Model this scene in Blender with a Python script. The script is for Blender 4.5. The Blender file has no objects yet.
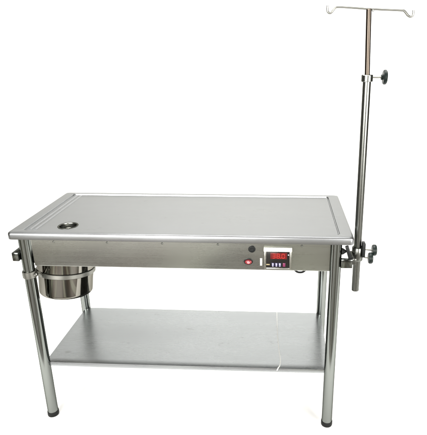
import bpy, bmesh, math, random
from mathutils import Vector, Matrix
random.seed(4)
PI = math.pi
scene = bpy.context.scene
COL = scene.collection

# ------------------------------------------------------------------ dimensions (metres)
W, D = 1.095, 0.423            # leg axis spacing
ZT = 0.800                     # table top height
ZU = 0.773                     # underside of the top
OL, OR, OF = 0.037, 0.054, 0.040
ZS = 0.2495                    # shelf top
RL = 0.0198                    # leg radius
ZA = 0.658                     # lower edge of the apron

# ------------------------------------------------------------------ materials
def new_mat(name):
    m = bpy.data.materials.new(name); m.use_nodes = True
    nt = m.node_tree
    return m, nt, nt.nodes['Principled BSDF']

def steel(name, base, rough, brush=(1.2, 160, 160), bump=0.05, tint=0.55, blotch=0.08, fine=0.10, wave=0.0, dirt=0.0):
    """brushed / polished stainless steel: long thin noise for the grain, soft noise for handling marks"""
    m, nt, b = new_mat(name)
    N, L = nt.nodes.new, nt.links.new
    b.inputs['Metallic'].default_value = 1.0
    b.inputs['Specular Tint'].default_value = (tint, tint, tint * .97, 1)
    tc = N('ShaderNodeTexCoord')
    mp = N('ShaderNodeMapping'); mp.inputs['Scale'].default_value = brush
    L(tc.outputs['Object'], mp.inputs['Vector'])
    n1 = N('ShaderNodeTexNoise'); n1.inputs['Scale'].default_value = 1.0; n1.inputs['Detail'].default_value = 4
    L(mp.outputs['Vector'], n1.inputs['Vector'])
    n2 = N('ShaderNodeTexNoise'); n2.inputs['Scale'].default_value = 5.5; n2.inputs['Detail'].default_value = 5; n2.inputs['Roughness'].default_value = .62
    mp2 = N('ShaderNodeMapping'); mp2.inputs['Scale'].default_value = [1 if s > 50 else .45 for s in brush]
    L(tc.outputs['Object'], mp2.inputs['Vector']); L(mp2.outputs['Vector'], n2.inputs['Vector'])
    def math_(op, a, bb):
        q = N('ShaderNodeMath'); q.operation = op
        for i, v in enumerate((a, bb)):
            if isinstance(v, (int, float)): q.inputs[i].default_value = v
            else: L(v, q.inputs[i])
        return q.outputs[0]
    g = math_('MULTIPLY', math_('SUBTRACT', n1.outputs['Fac'], .5), fine * 2)
    s = math_('MULTIPLY', math_('SUBTRACT', n2.outputs['Fac'], .5), blotch * 3)
    r = math_('ADD', math_('ADD', g, s), rough)
    cl = N('ShaderNodeClamp'); cl.inputs['Min'].default_value = .03; cl.inputs['Max'].default_value = .85
    L(r, cl.inputs['Value']); L(cl.outputs['Result'], b.inputs['Roughness'])
    # steel's own tone varies a little along the grain
    mx = N('ShaderNodeMix'); mx.data_type = 'RGBA'
    mx.inputs['A'].default_value = (*[c * (1 - fine * .9) for c in base], 1)
    mx.inputs['B'].default_value = (*[min(1, c * (1 + fine * .9)) for c in base], 1)
    L(n1.outputs['Fac'], mx.inputs['Factor']); tone = mx.outputs['Result']
    if dirt:      # sparse scuffs and dried spots
        n4 = N('ShaderNodeTexNoise'); n4.inputs['Scale'].default_value = 26; n4.inputs['Detail'].default_value = 6; n4.inputs['Roughness'].default_value = .7
        L(tc.outputs['Object'], n4.inputs['Vector'])
        rp = N('ShaderNodeMapRange'); rp.inputs['From Min'].default_value = .63; rp.inputs['From Max'].default_value = .74; rp.inputs['To Max'].default_value = dirt
        L(n4.outputs['Fac'], rp.inputs['Value'])
        m4 = N('ShaderNodeMix'); m4.data_type = 'RGBA'; m4.inputs['B'].default_value = (base[0] * .55, base[1] * .53, base[2] * .50, 1)
        L(rp.outputs['Result'], m4.inputs['Factor']); L(tone, m4.inputs['A']); tone = m4.outputs['Result']
    L(tone, b.inputs['Base Color'])
    bp = N('ShaderNodeBump'); bp.inputs['Strength'].default_value = bump; bp.inputs['Distance'].default_value = .001
    L(n1.outputs['Fac'], bp.inputs['Height'])
    if wave:
        n3 = N('ShaderNodeTexNoise'); n3.inputs['Scale'].default_value = 4.0; n3.inputs['Detail'].default_value = 1
        L(mp2.outputs['Vector'], n3.inputs['Vector'])
        b2 = N('ShaderNodeBump'); b2.inputs['Strength'].default_value = 1.0; b2.inputs['Distance'].default_value = wave
        L(n3.outputs['Fac'], b2.inputs['Height']); L(b2.outputs['Normal'], bp.inputs['Normal'])
    L(bp.outputs['Normal'], b.inputs['Normal'])
    return m

def plain(name, base, rough=.5, spec=.5, emit=None, strength=0, speck=.15, coat=0):
    m, nt, b = new_mat(name)
    N, L = nt.nodes.new, nt.links.new
    tc = N('ShaderNodeTexCoord'); n = N('ShaderNodeTexNoise'); n.inputs['Scale'].default_value = 60; n.inputs['Detail'].default_value = 3
    L(tc.outputs['Object'], n.inputs['Vector'])
    mx = N('ShaderNodeMix'); mx.data_type = 'RGBA'
    mx.inputs['A'].default_value = (*[c * (1 - speck) for c in base], 1)
    mx.inputs['B'].default_value = (*[min(1, c * (1 + speck)) for c in base], 1)
    L(n.outputs['Fac'], mx.inputs['Factor']); L(mx.outputs['Result'], b.inputs['Base Color'])
    mr = N('ShaderNodeMapRange'); mr.inputs['To Min'].default_value = max(.02, rough - .08); mr.inputs['To Max'].default_value = rough + .08
    L(n.outputs['Fac'], mr.inputs['Value']); L(mr.outputs['Result'], b.inputs['Roughness'])
    b.inputs['Specular IOR Level'].default_value = spec
    b.inputs['Coat Weight'].default_value = coat
    if emit:
        b.inputs['Emission Color'].default_value = (*emit, 1); b.inputs['Emission Strength'].default_value = strength
    return m

def reflected_planks():
    """worn wooden boards running away from the camera, added unseen for the steel to reflect"""
    m, nt, b = new_mat('reflected_boards')
    N, L = nt.nodes.new, nt.links.new
    tc = N('ShaderNodeTexCoord'); sp = N('ShaderNodeSeparateXYZ'); L(tc.outputs['Object'], sp.inputs[0])
    dv = N('ShaderNodeMath'); dv.operation = 'DIVIDE'; dv.inputs[1].default_value = .16; L(sp.outputs['X'], dv.inputs[0])
    flr = N('ShaderNodeMath'); flr.operation = 'FLOOR'; L(dv.outputs[0], flr.inputs[0])
    wn = N('ShaderNodeTexWhiteNoise'); wn.noise_dimensions = '1D'; L(flr.outputs[0], wn.inputs['W'])
    cr = N('ShaderNodeValToRGB'); cr.color_ramp.interpolation = 'CONSTANT'
    e = cr.color_ramp.elements
    e[0].color = (.035, .021, .014, 1); e[1].position = .85; e[1].color = (.26, .26, .21, 1)
    for p, c in ((.2, (.13, .12, .083, 1)), (.42, (.06, .037, .024, 1)), (.6, (.105, .112, .09, 1)), (.74, (.02, .017, .012, 1))):
        q = e.new(p); q.color = c
    L(wn.outputs['Value'], cr.inputs['Fac'])
    mp = N('ShaderNodeMapping'); mp.inputs['Scale'].default_value = (40, 1.5, 1); L(tc.outputs['Object'], mp.inputs['Vector'])
    n = N('ShaderNodeTexNoise'); n.inputs['Scale'].default_value = 1; n.inputs['Detail'].default_value = 4; L(mp.outputs['Vector'], n.inputs['Vector'])
    mx = N('ShaderNodeMix'); mx.data_type = 'RGBA'; mx.blend_type = 'MULTIPLY'; mx.inputs['Factor'].default_value = .5
    L(cr.outputs['Color'], mx.inputs['A']); L(n.outputs['Color'], mx.inputs['B']); L(mx.outputs['Result'], b.inputs['Base Color'])
    b.inputs['Roughness'].default_value = .55
    return m

M = dict(
    top=steel('steel_top', (.300, .308, .316), .33, (1.5, 420, 420), .03, .6, .08, .06, 0, .3),
    apron=steel('steel_apron', (.325, .333, .308), .28, (2.2, 600, 600), .035, .6, .085, .05, .006, .25),
    leg=steel('steel_leg', (.195, .207, .195), .16, (300, 300, 1.2), .03, .3, .07, .05),
    shelf=steel('steel_shelf', (.315, .330, .338), .29, (1.5, 420, 420), .02, .6, .06, .06, .0006, .5),
    dark=steel('steel_dark', (.150, .154, .142), .28, (300, 300, 2), .03, .3, .06, .06),
    rod=steel('steel_rod', (.064, .053, .043), .32, (300, 300, 2), .03, .35, .06, .06),
    polished=steel('steel_polished', (.20, .193, .172), .07, (60, 60, 1.5), .01, .4, .03, .06),
    rim=steel('steel_rim', (.40, .40, .365), .28, (30, 30, 120), .02, .6, .05, .05),
    wire=steel('steel_wire', (.25, .25, .23), .35, (30, 30, 30), .02, .4, .05, .05),
    black=plain('black_plastic', (.006, .007, .007), .42, spec=.25),
    knob=plain('knob_plastic', (.004, .008, .007), .42, spec=.22),
    rubber=plain('black_rubber', (.005, .0055, .005), .6, spec=.15),
    panel=plain('panel_face', (.008, .007, .006), .25, spec=.3),
    window=plain('display_window', (.07, .006, .006), .25, spec=.3, emit=(.45, .03, .025), strength=.09),
    digit=plain('display_digit', (.22, .015, .012), .3, spec=.3, emit=(.9, .09, .06), strength=.17),
    red=plain('red_lens', (.16, .008, .012), .3, emit=(1, .10, .13), strength=.03),
    lit=plain('lit_lens', (.40, .15, .16), .35, emit=(1, .5, .52), strength=.10),
    sticker=plain('sticker', (.40, .41, .38), .5),
    button=plain('button_blue', (.035, .03, .09), .35),
    magenta=plain('button_magenta', (.12, .012, .05), .35),
    mark=plain('button_mark', (.62, .58, .66), .5),
    beige=plain('beige_label', (.22, .18, .10), .5),
    pale_line=plain('pale_bead', (.50, .51, .49), .4),
    paper=plain('white_paper', (.88, .88, .87), .9, spec=.1, speck=.01),
    reflection_floor=reflected_planks(),
)

# ------------------------------------------------------------------ mesh helpers
def box(bm, x0, x1, y0, y1, z0, z1, bev=0.0, seg=2):
    b2 = bmesh.new()
    bmesh.ops.create_cube(b2, size=1)
    for v in b2.verts:
        v.co = Vector((x0 + (v.co.x + .5) * (x1 - x0), y0 + (v.co.y + .5) * (y1 - y0), z0 + (v.co.z + .5) * (z1 - z0)))
    if bev:
        bmesh.ops.bevel(b2, geom=b2.edges[:], offset=bev, segments=seg, affect='EDGES', profile=.5)
    merge(bm, b2)

def merge(bm, b2, mat=None):
    if mat is not None: bmesh.ops.transform(b2, matrix=mat, verts=b2.verts)
    me = bpy.data.meshes.new('tmp'); b2.to_mesh(me); b2.free(); bm.from_mesh(me); bpy.data.meshes.remove(me)

def lathe(bm, prof, n=48, mat=None, closed=False):
    """prof: (r, z) pairs turned about Z"""
    b2 = bmesh.new(); rings = []
    for r, z in prof:
        if r < 1e-6: rings.append([b2.verts.new((0, 0, z))])
        else: rings.append([b2.verts.new((r * math.cos(2 * PI * i / n), r * math.sin(2 * PI * i / n), z)) for i in range(n)])
    pairs = list(zip(rings, rings[1:])) + ([(rings[-1], rings[0])] if closed else [])
    for a, c in pairs:
        for i in range(n):
            j = (i + 1) % n
            if len(a) == 1 and len(c) == 1: break
            if len(a) == 1: b2.faces.new((a[0], c[j], c[i]))
            elif len(c) == 1: b2.faces.new((a[i], a[j], c[0]))
            else: b2.faces.new((a[i], a[j], c[j], c[i]))
    bmesh.ops.recalc_face_normals(b2, faces=b2.faces)
    merge(bm, b2, mat)

def axis_matrix(p0, p1):
    d = (Vector(p1) - Vector(p0)).normalized()
    return Matrix.Translation(Vector(p0)) @ d.to_track_quat('Z', 'Y').to_matrix().to_4x4()

def rod(bm, p0, p1, r, n=32, bev=.001, r1=None):
    h = (Vector(p1) - Vector(p0)).length; r1 = r if r1 is None else r1
    lathe(bm, [(0, 0), (r - bev, 0), (r, bev), (r1, h - bev), (r1 - bev, h), (0, h)], n, axis_matrix(p0, p1))

def sweep(bm, pts, r, n=14, smooth=10, caps=True):
    """round tube along a smoothed path"""
    P = [Vector(p) for p in pts]
    if smooth and len(P) > 2:
        Q = []
        for i in range(len(P) - 1):
            a, b, c, d = P[max(i - 1, 0)], P[i], P[i + 1], P[min(i + 2, len(P) - 1)]
            for k in range(smooth):
                t = k / smooth
                Q.append(.5 * ((2 * b) + (c - a) * t + (2 * a - 5 * b + 4 * c - d) * t * t + (3 * b - a - 3 * c + d) * t ** 3))
        Q.append(P[-1]); P = Q
    b2 = bmesh.new(); rings = []
    up = Vector((0.123, .97, .21)).normalized()
    for i, p in enumerate(P):
        t = (P[min(i + 1, len(P) - 1)] - P[max(i - 1, 0)]).normalized()
        u = (up - t * up.dot(t)).normalized(); v = t.cross(u); up = u
        rings.append([b2.verts.new(p + r * (math.cos(2 * PI * k / n) * u + math.sin(2 * PI * k / n) * v)) for k in range(n)])
    for a, c in zip(rings, rings[1:]):
        for k in range(n):
            j = (k + 1) % n; b2.faces.new((a[k], a[j], c[j], c[k]))
    if caps:
        b2.faces.new(rings[0]); b2.faces.new(rings[-1])
    bmesh.ops.recalc_face_normals(b2, faces=b2.faces)
    merge(bm, b2)

def prism(bm, poly, axis, a0, a1):
    """poly of 2-D points extruded along 'x' (poly = y,z) or 'y' (poly = x,z)"""
    b2 = bmesh.new()
    f = (lambda p, a: (a, p[0], p[1])) if axis == 'x' else (lambda p, a: (p[0], a, p[1]))
    A = [b2.verts.new(f(p, a0)) for p in poly]; B = [b2.verts.new(f(p, a1)) for p in poly]
    n = len(poly)
    for i in range(n): b2.faces.new((A[i], A[(i + 1) % n], B[(i + 1) % n], B[i]))
    b2.faces.new(A); b2.faces.new(B)
    bmesh.ops.recalc_face_normals(b2, faces=b2.faces)
    merge(bm, b2)

def build(name, bm, mat, parent=None, smooth=True, angle=38, loc=None):
    me = bpy.data.meshes.new(name); bm.to_mesh(me); bm.free()
    me.materials.append(M[mat] if isinstance(mat, str) else mat)
    if smooth:
        me.polygons.foreach_set('use_smooth', [True] * len(me.polygons))
        me.set_sharp_from_angle(angle=math.radians(angle))
    o = bpy.data.objects.new(name, me); COL.objects.link(o)
    if parent: o.parent = parent
    if loc: o.location = loc
    return o

def B(): return bmesh.new()

def thing(name, label, cat, loc=(0, 0, 0)):
    o = bpy.data.objects.new(name, None); COL.objects.link(o)
    o.location = loc; o.empty_display_size = .1
    o['label'] = label; o['category'] = cat
    return o

# ------------------------------------------------------------------ setting
bm = B()
prof = [(-.42, 0)] + [(2.1 + 1.0 * math.sin(a), 1.0 - 1.0 * math.cos(a)) for a in [PI / 2 * k / 20 for k in range(21)]] + [(3.1, 3.4)]
xs = [-3.4, 4.8]
vv = [[bm.verts.new((x, y, z)) for x in xs] for y, z in prof]
for a, c in zip(vv, vv[1:]): bm.faces.new((a[0], a[1], c[1], c[0]))
bd = build('backdrop', bm, 'paper', angle=60); bd['kind'] = 'structure'
bm = B()
vs = [bm.verts.new(p) for p in ((-14, -14, -.006), (14, -14, -.006), (14, 14, -.006), (-14, 14, -.006))]
bm.faces.new(vs)
fl = build('reflection_floor', bm, 'reflection_floor', smooth=False); fl['kind'] = 'structure'  # added boards beyond the paper, out of view, to streak the steel's reflections

# ------------------------------------------------------------------ operating table
T = thing('operating_table', 'long brushed stainless steel veterinary table on four round legs with a lower shelf', 'operating table')

# --- table top: raised border, step down to a sunken tray with a drain hole
def rect_loop(b2, x0, x1, y0, y1, z, r, n=5):
    out = []
    for cx, cy, a0 in ((x1 - r, y1 - r, 0), (x0 + r, y1 - r, PI / 2), (x0 + r, y0 + r, PI), (x1 - r, y0 + r, 1.5 * PI)):
        for k in range(n + 1):
            a = a0 + PI / 2 * k / n
            out.append(b2.verts.new((cx + r * math.cos(a), cy + r * math.sin(a), z)))
    return out
X0, X1, Y0, Y1 = -OL, W + OR, -OF, D + OF
bm = B()
loops = []
for ins, z, r in ((.020, ZU + .006, .003), (.018, ZU, .004), (.003, ZU, .010), (.0006, ZU + .0012, .012), (0, ZU + .004, .013), (0, ZT - .008, .013), (.0009, ZT - .0045, .013), (.003, ZT - .0015, .013), (.0065, ZT - .0002, .013), (.010, ZT, .013)):
    loops.append(rect_loop(bm, X0 + ins, X1 - ins, Y0 + ins, Y1 - ins, z, r))
for sx, sy, z, r in ((.043, .027, ZT, .012), (.0440, .0280, ZT - .0006, .012), (.0455, .0295, ZT - .0050, .012), (.0475, .0315, ZT - .0056, .011), (.0500, .0345, ZT - .0040, .011)):
    loops.append(rect_loop(bm, X0 + sx, X1 - sx, Y0 + sy, Y1 - sy, z, r))
for a, c in zip(loops, loops[1:]):
    n = len(a)
    for i in range(n): bm.faces.new((a[i], a[(i + 1) % n], c[(i + 1) % n], c[i]))
inner = loops[-1]
ZP = ZT - .0040
DC, DR = (.144, .047), .031
hole = [bm.verts.new((DC[0] + DR * math.cos(2 * PI * k / 40), DC[1] + DR * math.sin(2 * PI * k / 40), ZP)) for k in range(40)]
ed = []
for lp in (inner, hole):
    for i in range(len(lp)):
        e = bm.edges.get((lp[i], lp[(i + 1) % len(lp)])) or bm.edges.new((lp[i], lp[(i + 1) % len(lp)]))
        ed.append(e)
bmesh.ops.triangle_fill(bm, edges=ed, use_beauty=True)
bm.faces.new(loops[0])     # underside sheet
bmesh.ops.recalc_face_normals(bm, faces=bm.faces)
top = build('tabletop', bm, 'top', T, angle=24)
# two pressed drip ridges beside the left rim
for k, xx in enumerate((.0245, .043)):
    bm = B()
    prism(bm, [(xx - .0065, ZP - .001), (xx - .004, ZP + .0022), (xx, ZP + .0034), (xx + .004, ZP + .0022), (xx + .0065, ZP - .001)], 'y', .004, D - .004)
    build('drip_ridge', bm, 'top', top, angle=50)
# drain cup with strainer
bm = B()
lathe(bm, [(DR + .005, .0002), (DR + .0045, .0012), (DR + .001, .0014), (DR - .001, .0004), (DR - .002, -.003), (DR - .003, -.038), (.012, -.042), (.012, -.040), (DR - .005, -.0365), (DR - .0035, -.002)], 48, Matrix.Translation((*DC, ZP)))
dr = build('drain', bm, 'dark', T)
bm = B(); lathe(bm, [(0, -.0065), (.006, -.007), (.0105, -.0095), (.0125, -.014), (.0125, -.0405)], 28, Matrix.Translation((*DC, ZP)))
build('strainer', bm, 'rim', dr)

# --- aprons: folded sheet with a lip turned in at the bottom
def apron_profile(s):
    p = [(0, ZU), (0, ZA + .004), (s * .0012, ZA + .0012), (s * .004, ZA), (s * .022, ZA), (s * .022, ZA + .0016), (s * .004, ZA + .0016), (s * .0018, ZA + .004), (s * .0018, ZU)]
    return p
bm = B(); prism(bm, [(y - .002, z) for y, z in apron_profile(1)], 'x', RL + .006, W - RL + .0012)
apron = build('front_apron', bm, 'apron', T, angle=30)
bm = B(); prism(bm, [(D + .002 + y, z) for y, z in apron_profile(-1)], 'x', RL + .006, W - RL - .006)
build('rear_apron', bm, 'apron', T, angle=30)
for x, s in ((-.004, 1), (W + .004, -1)):
    bm = B(); prism(bm, [(x + a, z) for a, z in apron_profile(s)], 'y', RL + .004, D - RL - .004)
    build('end_apron', bm, 'apron', T, angle=30)
# dome head bolts along the top of the apron
def bolt(x, z, r=.0030):
    bm = B(); lathe(bm, [(r * 1.25, 0), (r * 1.2, .0008), (r, .0012), (r * .8, .0026), (r * .4, .0034), (0, .0036)], 20, axis_matrix((x, -.002, z), (x, -1, z)))
    return build('bolt', bm, 'dark', apron)
for x in (.107, .299, .494, .689, .978): bolt(x, .7535)

# --- legs with rubber feet
for i, (x, y) in enumerate(((0, 0), (W, 0), (0, D), (W, D))):
    bm = B(); lathe(bm, [(0, .019), (RL - .001, .019), (RL, .020), (RL, ZU - .0005), (0, ZU - .0005)], 48, Matrix.Translation((x, y, 0)))
    lg = build('leg', bm, 'leg', T)
    bm = B(); lathe(bm, [(0, .001), (RL - .001, .001), (RL + .0010, .0025), (RL + .0020, .006), (RL + .0018, .0185), (RL + .0012, .0215), (RL + .0003, .0225), (RL + .0003, .018), (0, .018)], 48, Matrix.Translation((x, y, 0)))
    build('rubber_foot', bm, 'rubber', lg)

# --- shelf: pan with rolled edges, a touch bowed
bm = B()
NX, NY = 40, 14
def shelf_z(x, y):
    u, v = x / W, y / D
    return ZS + .0045 * u * (1 - v) * math.sin(PI * min(1, u * .5)) - .0015 * math.sin(PI * u) * math.sin(PI * v)
ring = []
def sheet(off, grow):
    return [[bm.verts.new((-.0 + W * i / NX * 1.0 + (grow if i == NX else -grow if i == 0 else 0), D * j / NY + (grow if j == NY else -grow if j == 0 else 0), shelf_z(W * i / NX, D * j / NY) + off)) for i in range(NX + 1)] for j in range(NY + 1)]
A = sheet(0, -.003); 
for j in range(NY):
    for i in range(NX): bm.faces.new((A[j][i], A[j][i + 1], A[j + 1][i + 1], A[j + 1][i]))
def border(G): return [G[0][i] for i in range(NX)] + [G[j][NX] for j in range(NY)] + [G[NY][i] for i in range(NX, 0, -1)] + [G[j][0] for j in range(NY, 0, -1)]
prev = border(A)
cen = Vector((W / 2, D / 2, 0))
def offs(base, grow, dz):
    out = []
    for v in base:
        x, y = v.co.x, v.co.y
        gx = grow if x > W - .01 else -grow if x < .01 else 0
        gy = grow if y > D - .01 else -grow if y < .01 else 0
        out.append(bm.verts.new((x + gx, y + gy, v.co.z + dz)))
    return out
b0 = prev
for grow, dz in ((.0015, -.0004), (.0026, -.0015), (.003, -.003), (.003, -.0165), (.0015, -.0178), (-.010, -.0178), (-.012, -.0165), (-.012, -.004)):
    nx_ = offs(b0, grow, dz)
    for i in range(len(nx_)):
        k = (i + 1) % len(nx_); bm.faces.new((prev[i], prev[k], nx_[k], nx_[i]))
    prev = nx_
bm.faces.new(prev)
bmesh.ops.recalc_face_normals(bm, faces=bm.faces)
shelf = build('shelf', bm, 'shelf', T, angle=30)
# pale bead running across the shelf and over its front lip
pts = [(.8945, D - .003), (.8965, .33), (.8995, .22), (.9055, .12), (.911, .06), (.9095, .02), (.903, .001)]
bm = B(); sweep(bm, [(x, y, shelf_z(x, y) + .0004) for x, y in pts] + [(.8985, -.0012, ZS - .005)], .0022, 10, 8)
build('pale_line', bm, 'pale_line', shelf)

# --- side rails under the ends of the top
bm = B(); box(bm, -.0435, -RL - .0004, -.020, D + .02, .683, .7155, .002); build('side_rail', bm, 'leg', T)
bm = B(); box(bm, W + RL - .003, W + .0555, -.020, -.004, .680, .7125, .002); build('pole_bracket', bm, 'leg', T)
# small black thumb screw on the right front leg
bm = B(); rod(bm, (W + RL - .002, -.006, .7375), (W + RL + .004, -.006, .7375), .0115, 20)
rod(bm, (W + RL + .004, -.006, .7375), (W + RL + .015, -.006, .7375), .010, 20, .001, .004)
build('thumb_screw', bm, 'black', T)

# --- controls on the apron
cb = B()
x0, x1, z0, z1 = .8490, .9435, .6680, .7495
box(cb, x0, x0 + .007, -.013, -.0021, z0, z1 - .0145, .0012)
box(cb, x1 - .007, x1, -.013, -.0021, z0, z1 - .0145, .0012)
box(cb, x0 + .0072, x1 - .0072, -.0125, -.0021, z0, z0 + .0055, .0012)
prism(cb, [(-.0021, z1), (-.0100, z1), (-.0112, z1 - .0008), (-.0155, z1 - .0132), (-.0150, z1 - .0143), (-.0021, z1 - .0143)], 'x', x0 - .001, x1 + .001)
cbx = build('control_box', cb, 'rim', T, angle=25)
bm = B(); box(bm, x0 + .0068, x1 - .0068, -.0105, -.0025, z0 + .0053, z1 - .0142, .0006); pnl = build('control_panel', bm, 'panel', cbx)
bm = B(); box(bm, .8705, .9275, -.0118, -.0104, .7065, .7300, .0006); win = build('display', bm, 'window', cbx)
SEG = {'0': 'abcdef', '3': 'abcdg', '8': 'abcdefg', '.': 'p'}
def digit(bm, ch, cx, cz, w=.0115, h=.0175, t=.0026):
    hx, hz = w / 2, h / 2
    S = dict(a=(-hx + t * .6, hx - t * .6, hz - t, hz), g=(-hx + t * .6, hx - t * .6, -t / 2, t / 2), d=(-hx + t * .6, hx - t * .6, -hz, -hz + t),
             b=(hx - t, hx, t * .4, hz - t * .5), c=(hx - t, hx, -hz + t * .5, -t * .4), f=(-hx, -hx + t, t * .4, hz - t * .5), e=(-hx, -hx + t, -hz + t * .5, -t * .4), p=(-t * .6, t * .6, -hz, -hz + t * 1.2))
    for s in SEG[ch]:
        a, b_, c, d = S[s]; box(bm, cx + a, cx + b_, -.0124, -.0116, cz + c, cz + d)
bm = B()
for ch, cx in (('3', .8825), ('8', .8975), ('.', .9062), ('0', .9145)): digit(bm, ch, cx, .7180)
dg = build('digits', bm, 'digit', win, smooth=False)
for k, cx in enumerate((.8795, .8915, .9035, .918)):
    bm = B(); box(bm, cx - .0045, cx + .0045, -.0132, -.0103, .6785, .6925, .0012)
    bt = build('button', bm, 'magenta' if k == 3 else 'button', cbx)
    if k < 3:
        bm = B(); prism(bm, [(cx - .001, .6790), (cx + .001, .6790), (cx + .001, .6875), (cx + .0028, .6875), (cx, .6920), (cx - .0028, .6875), (cx - .001, .6875)], 'y', -.0136, -.0130)
        build('arrow_mark', bm, 'mark', bt, smooth=False)
bm = B(); box(bm, .8565, .8685, -.0112, -.0103, .6830, .6875, .0003); build('name_strip', bm, 'beige', cbx)
bm = B(); lathe(bm, [(.0022, 0), (.002, .0012), (0, .0018)], 14, axis_matrix((.9325, -.0104, .722), (.9325, -1, .722))); build('indicator', bm, 'mark', cbx)
# sticker
bm = B(); box(bm, .8345, .8425, -.0028, -.0019, .6765, .7050, .0003); build('sticker', bm, 'sticker', T)
# black socket
bm = B(); lathe(bm, [(.0125, 0), (.0125, .0025), (.0115, .004), (.008, .0044), (.0066, .003), (0, .0026)], 32, axis_matrix((.8065, -.002, .7385), (.8065, -1, .7385)))
build('socket', bm, 'black', T)
# oval lit rocker switch: black collar, red lens, bright middle
def oval(bm, rx, rz, cx, cz, prof):
    lathe(bm, prof, 40, Matrix.Translation((cx, -.002, cz)) @ Matrix.Rotation(PI / 2, 4, 'X') @ Matrix.Diagonal((rx, rz, 1, 1)))
bm = B(); oval(bm, .0160, .0112, .794, .691, [(1, 0), (1, .002), (.94, .0032), (.80, .0034), (.76, .002), (0, .002)])
sw = build('power_switch', bm, 'black', T)
bm = B(); oval(bm, .0122, .0084, .794, .691, [(1, .0018), (.98, .0045), (.8, .0066), (.4, .0074), (0, .0076)]); ln = build('red_lens', bm, 'red', sw)
bm = B(); oval(bm, .0058, .0048, .7945, .6905, [(1, .0070), (.9, .0082), (.5, .0090), (0, .0092)]); build('lit_centre', bm, 'lit', ln)
# cable dipping below the apron
bm = B(); sweep(bm, [(.930, .03, .70), (.948, .018, .672), (.9595, .012, .6525), (.975, .010, .6475), (.990, .012, .6525), (1.003, .018, .672), (1.015, .03, .70)], .0036, 12, 8)
build('power_cable', bm, 'rubber', T)

# --- bracket that carries the bucket: split clamp on the leg, short arm, ring
# the ring sags a little away from the leg that carries it
BC = Vector((.0715, .1335, .5775)); BR = .1042
RT = Matrix.Rotation(-math.radians(6.6), 4, 'X') @ Matrix.Rotation(math.radians(4.0), 4, 'Y')
RB = Matrix.Translation(BC) @ RT
bm = B(); lathe(bm, [(RL + .0003, -.013), (RL + .0035, -.013), (RL + .0048, -.0115), (RL + .0052, 0), (RL + .0048, .0115), (RL + .0035, .013), (RL + .0003, .013)], 40, Matrix.Translation((0, 0, .627)))
hc = build('bucket_bracket', bm, 'wire', T)
bm = B(); lathe(bm, [(BR - .0005, 0), (BR + .0038, 0), (BR + .0052, .0015), (BR + .0052, .0160), (BR + .0038, .0175), (BR - .0005, .0175)], 72, RB, True)
build('carrier_ring', bm, 'wire', hc)
bm = B(); a = Vector((.022, .010, .627)); d = (Vector((BC.x, BC.y, 0)) - Vector((0, 0, 0))).normalized()
sweep(bm, [(.014, .012, .6265), (.020, .024, .620), (.022, .034, .608), (.0215, .0395, .598)], .0060, 14, 6)
rod(bm, (.0235, -.016, .627), (.0235, .004, .627), .0048, 16); rod(bm, (.018, -.004, .627), (.031, -.004, .627), .0070, 16)
build('bracket_arm', bm, 'wire', hc)

# ------------------------------------------------------------------ bucket (lifts out of the ring)
K = thing('bucket', 'deep polished steel bucket hanging in a ring under the left end of the table', 'bucket', tuple(BC))
K.rotation_euler = RT.to_euler()
bm = B(); Rb = BR - .0012
outer = [(0, -.0875), (Rb - .020, -.0865)] + [(Rb - .0175 + .0145 * math.sin(a), -.0715 - .0145 * math.cos(a)) for a in [PI / 2 * k / 8 for k in range(9)]] + [(Rb - .0022, -.030), (Rb - .0002, .0006), (Rb, .0178), (Rb + .0034, .0200), (Rb + .0038, .0560)]
innr = [(r - .0014 if r > .01 else 0, z + .0014) for r, z in outer][::-1]
lathe(bm, outer + innr, 96)
build('bucket_body', bm, 'polished', K, angle=35)
bm = B(); lathe(bm, [(Rb + .0022, .0564), (Rb + .0046, .0564), (Rb + .0064, .0574), (Rb + .0066, .0590), (Rb + .0050, .0604), (Rb + .0022, .0600)], 96, None, True)
build('rolled_rim', bm, 'rim', K)

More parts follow.
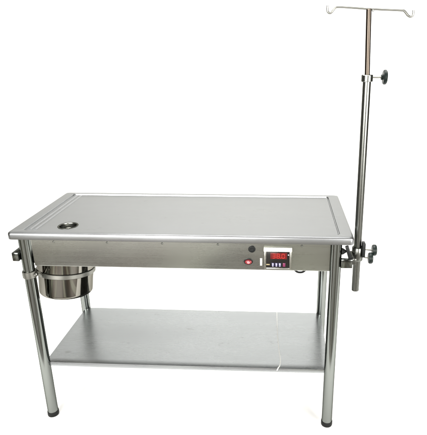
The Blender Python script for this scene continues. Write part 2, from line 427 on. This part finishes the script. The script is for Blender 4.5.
# ------------------------------------------------------------------ IV stand
PB, PM, PT = Vector((1.1776, .05, .562)), Vector((1.1680, .05, 1.304)), Vector((1.1592, .05, 1.5025))
V = thing('iv_pole', 'tall thin steel drip stand with two hooks rising beside the right end of the table', 'IV stand', tuple(PB))
def rel(p): return tuple(Vector(p) - PB)
bm = B(); rod(bm, rel(PB), rel(PM), .0128, 40); tube = build('outer_tube', bm, 'dark', V)
bm = B(); ax = axis_matrix(rel(PM), rel(PM + (PM - PB)))
lathe(bm, [(.0129, -.012), (.0165, -.012), (.0178, -.0105), (.0178, .0075), (.0165, .009), (.0095, .0095), (.0095, .002), (.0129, .002)], 40, ax, True); col = build('collar', bm, 'dark', V)
bm = B(); rod(bm, rel(PM - (PT - PM) * .3), rel(PT), .0080, 28); build('inner_rod', bm, 'rod', V)
def disc_knob(bm, c, r, th, lobes=0):
    n = 48; b2 = bmesh.new(); rings = []
    for k, (f, z) in enumerate(((0, -.5), (.55, -.5), (.88, -.45), (1, -.22), (1, .22), (.88, .45), (.5, .5), (0, .42))):
        if f == 0: rings.append([b2.verts.new((0, 0, z * th))]); continue
        rings.append([b2.verts.new((r * f * (1 + (.07 * math.cos(lobes * 2 * PI * i / n) if lobes else 0)) * math.cos(2 * PI * i / n), r * f * (1 + (.07 * math.cos(lobes * 2 * PI * i / n) if lobes else 0)) * math.sin(2 * PI * i / n), z * th)) for i in range(n)])
    for a, c_ in zip(rings, rings[1:]):
        for i in range(n):
            j = (i + 1) % n
            if len(a) == 1: b2.faces.new((a[0], c_[j], c_[i]))
            elif len(c_) == 1: b2.faces.new((a[i], a[j], c_[0]))
            else: b2.faces.new((a[i], a[j], c_[j], c_[i]))
    bmesh.ops.recalc_face_normals(b2, faces=b2.faces)
    merge(bm, b2, Matrix.Translation(c) @ Matrix.Rotation(PI / 2, 4, 'Y'))
kc = Vector((1.2225, .05, 1.3055))
bm = B(); disc_knob(bm, rel(kc), .0225, .0125, 0); rod(bm, rel(kc - Vector((.012, 0, 0))), rel(kc - Vector((.004, 0, 0))), .0085, 20)
kb = build('knob', bm, 'knob', V)
bm = B(); rod(bm, rel((1.1845, .05, 1.3055)), rel(kc - Vector((.011, 0, 0))), .0036, 16); build('knob_screw', bm, 'rim', kb)
bm = B(); sweep(bm, [rel(p) for p in ((1.0363, .05, 1.5135), (1.0352, .05, 1.5040), (1.0375, .05, 1.4955), (1.0435, .05, 1.4920), (1.0490, .05, 1.4950), (1.0535, .05, 1.5010), (1.0585, .05, 1.5065), (1.0660, .05, 1.5092), (1.10, .05, 1.5074), (1.1592, .05, 1.5030), (1.22, .05, 1.4998), (1.2570, .05, 1.4978), (1.2650, .05, 1.4950), (1.2705, .05, 1.4895), (1.2760, .05, 1.4835), (1.2830, .05, 1.4802), (1.2890, .05, 1.4822), (1.2918, .05, 1.4890), (1.2915, .05, 1.4985))], .0035, 14, 6)
hb = build('hook_bar', bm, 'wire', V)
bm = B(); rod(bm, rel((1.1715, .050, 1.5012)), rel((1.1715, .050, 1.4955)), .0035, 14); build('rivet', bm, 'dark', hb)

# ------------------------------------------------------------------ clamp that fixes the stand to the rail
CL = Vector((1.1762, .05, .712))
Cp = thing('rail_clamp', 'small clamp with two black knobs and a lever on the lower drip stand', 'clamp', tuple(CL))
def rc(p): return tuple(Vector(p) - CL)
bm = B(); lathe(bm, [(.0133, -.030), (.0178, -.030), (.0192, -.028), (.0192, .018), (.0178, .020), (.0133, .020)], 36, None, True)
box(bm, *(a - CL.x for a in (1.1508, 1.1640)), *(a - CL.y for a in (-.012, .060)), *(a - CL.z for a in (.690, .7125)), .002)
build('clamp_body', bm, 'dark', Cp)
bm = B(); box(bm, *(a - CL.x for a in (1.1890, 1.2000)), *(a - CL.y for a in (.026, .056)), *(a - CL.z for a in (.700, .7530)), .003); build('clamp_jaw', bm, 'black', Cp)
for nm, c in (('a', (1.2330, .045, .7225)), ('b', (1.2190, .030, .6985))):
    bm = B(); disc_knob(bm, rc(c), .0200, .0155, 0); kk = build('knob', bm, 'knob', Cp)
    bm = B(); rod(bm, rc((1.1990, c[1], c[2] + .002)), rc((c[0] - .005, c[1], c[2])), .0030, 14); build('knob_screw', bm, 'rim', kk)
bm = B()
b2 = B(); box(b2, -.0062, .0062, -.005, .005, 0, .0500, .003)
merge(bm, b2, Matrix.Translation(rc((1.1430, -.012, .7128))) @ Matrix.Rotation(math.radians(-17), 4, 'Y'))
rod(bm, rc((1.1430, -.012, .7190)), rc((1.1560, -.004, .7050)), .0042, 14)
build('lever', bm, 'black', Cp)

# ------------------------------------------------------------------ light
def area(name, loc, target, sx, sy, power, color=(1, 1, 1)):
    l = bpy.data.lights.new(name, 'AREA'); l.shape = 'RECTANGLE'; l.size = sx; l.size_y = sy; l.energy = power; l.color = color
    o = bpy.data.objects.new(name, l); COL.objects.link(o); o.location = loc
    o.rotation_euler = (Vector(target) - Vector(loc)).to_track_quat('-Z', 'Y').to_euler()
    return o
area('softbox_overhead', (.5, .5, 3.3), (.5, .55, 0), 2.6, 1.8, 250, (1, .99, .97))
area('softbox_front', (-.6, -3.4, 1.5), (.5, .4, .2), 2.6, 1.8, 310, (1, .98, .95))
area('softbox_right', (3.2, -2.4, 1.2), (.6, .5, .2), 1.8, 1.6, 190, (1, .98, .95))

w = bpy.data.worlds.new('World'); scene.world = w; w.use_nodes = True
nt = w.node_tree; N, L = nt.nodes.new, nt.links.new
bg = nt.nodes['Background']
tc = N('ShaderNodeTexCoord'); sp = N('ShaderNodeSeparateXYZ'); L(tc.outputs['Generated'], sp.inputs[0])
at = N('ShaderNodeMath'); at.operation = 'ARCTAN2'; L(sp.outputs['Y'], at.inputs[0]); L(sp.outputs['X'], at.inputs[1])
mr = N('ShaderNodeMapRange'); mr.inputs['From Min'].default_value = -PI; mr.inputs['From Max'].default_value = PI; L(at.outputs[0], mr.inputs['Value'])
cr = N('ShaderNodeValToRGB'); L(mr.outputs[0], cr.inputs['Fac'])
els = cr.color_ramp.elements
dark = (.085, .075, .055, 1); mid = (.22, .20, .16, 1); br = (.95, .93, .86, 1)
els[0].position = 0; els[0].color = mid; els[1].position = 1; els[1].color = mid
for p, c in ((.06, dark), (.105, dark), (.115, br), (.14, br), (.15, dark), (.20, (.12, .07, .05, 1)), (.25, dark), (.285, mid), (.295, br), (.32, br), (.33, dark), (.40, dark), (.43, mid), (.47, mid), (.5, dark)):
    e = els.new(p); e.color = c
L(cr.outputs['Color'], bg.inputs['Color']); bg.inputs['Strength'].default_value = .7

# ------------------------------------------------------------------ camera (fitted to the photograph's perspective)
cam = bpy.data.cameras.new('camera'); co = bpy.data.objects.new('camera', cam); COL.objects.link(co)
yaw, pit, rol = -.0590375, -.3325611, -.0058037
f = Vector((math.sin(yaw) * math.cos(pit), math.cos(yaw) * math.cos(pit), math.sin(pit)))
r0 = Vector((math.cos(yaw), -math.sin(yaw), 0)); u0 = r0.cross(f)
rr = math.cos(rol) * r0 + math.sin(rol) * u0; uu = -math.sin(rol) * r0 + math.cos(rol) * u0
mt = Matrix((rr, uu, -f)).transposed().to_4x4(); mt.translation = Vector((.8982381, -1.5518204, 1.3904411))
co.matrix_world = mt
cam.sensor_fit = 'HORIZONTAL'; cam.sensor_width = 36; cam.lens = 36 * 486.881 / 427
cam.shift_x = -(251.7456 - 213.5) / 427; cam.shift_y = (217.3387 - 217.5) / 427
cam.clip_start = .05; cam.clip_end = 200
scene.camera = co

scene.view_settings.view_transform = 'Standard'; scene.view_settings.look = 'None'
scene.view_settings.exposure = 0.0; scene.view_settings.gamma = 1
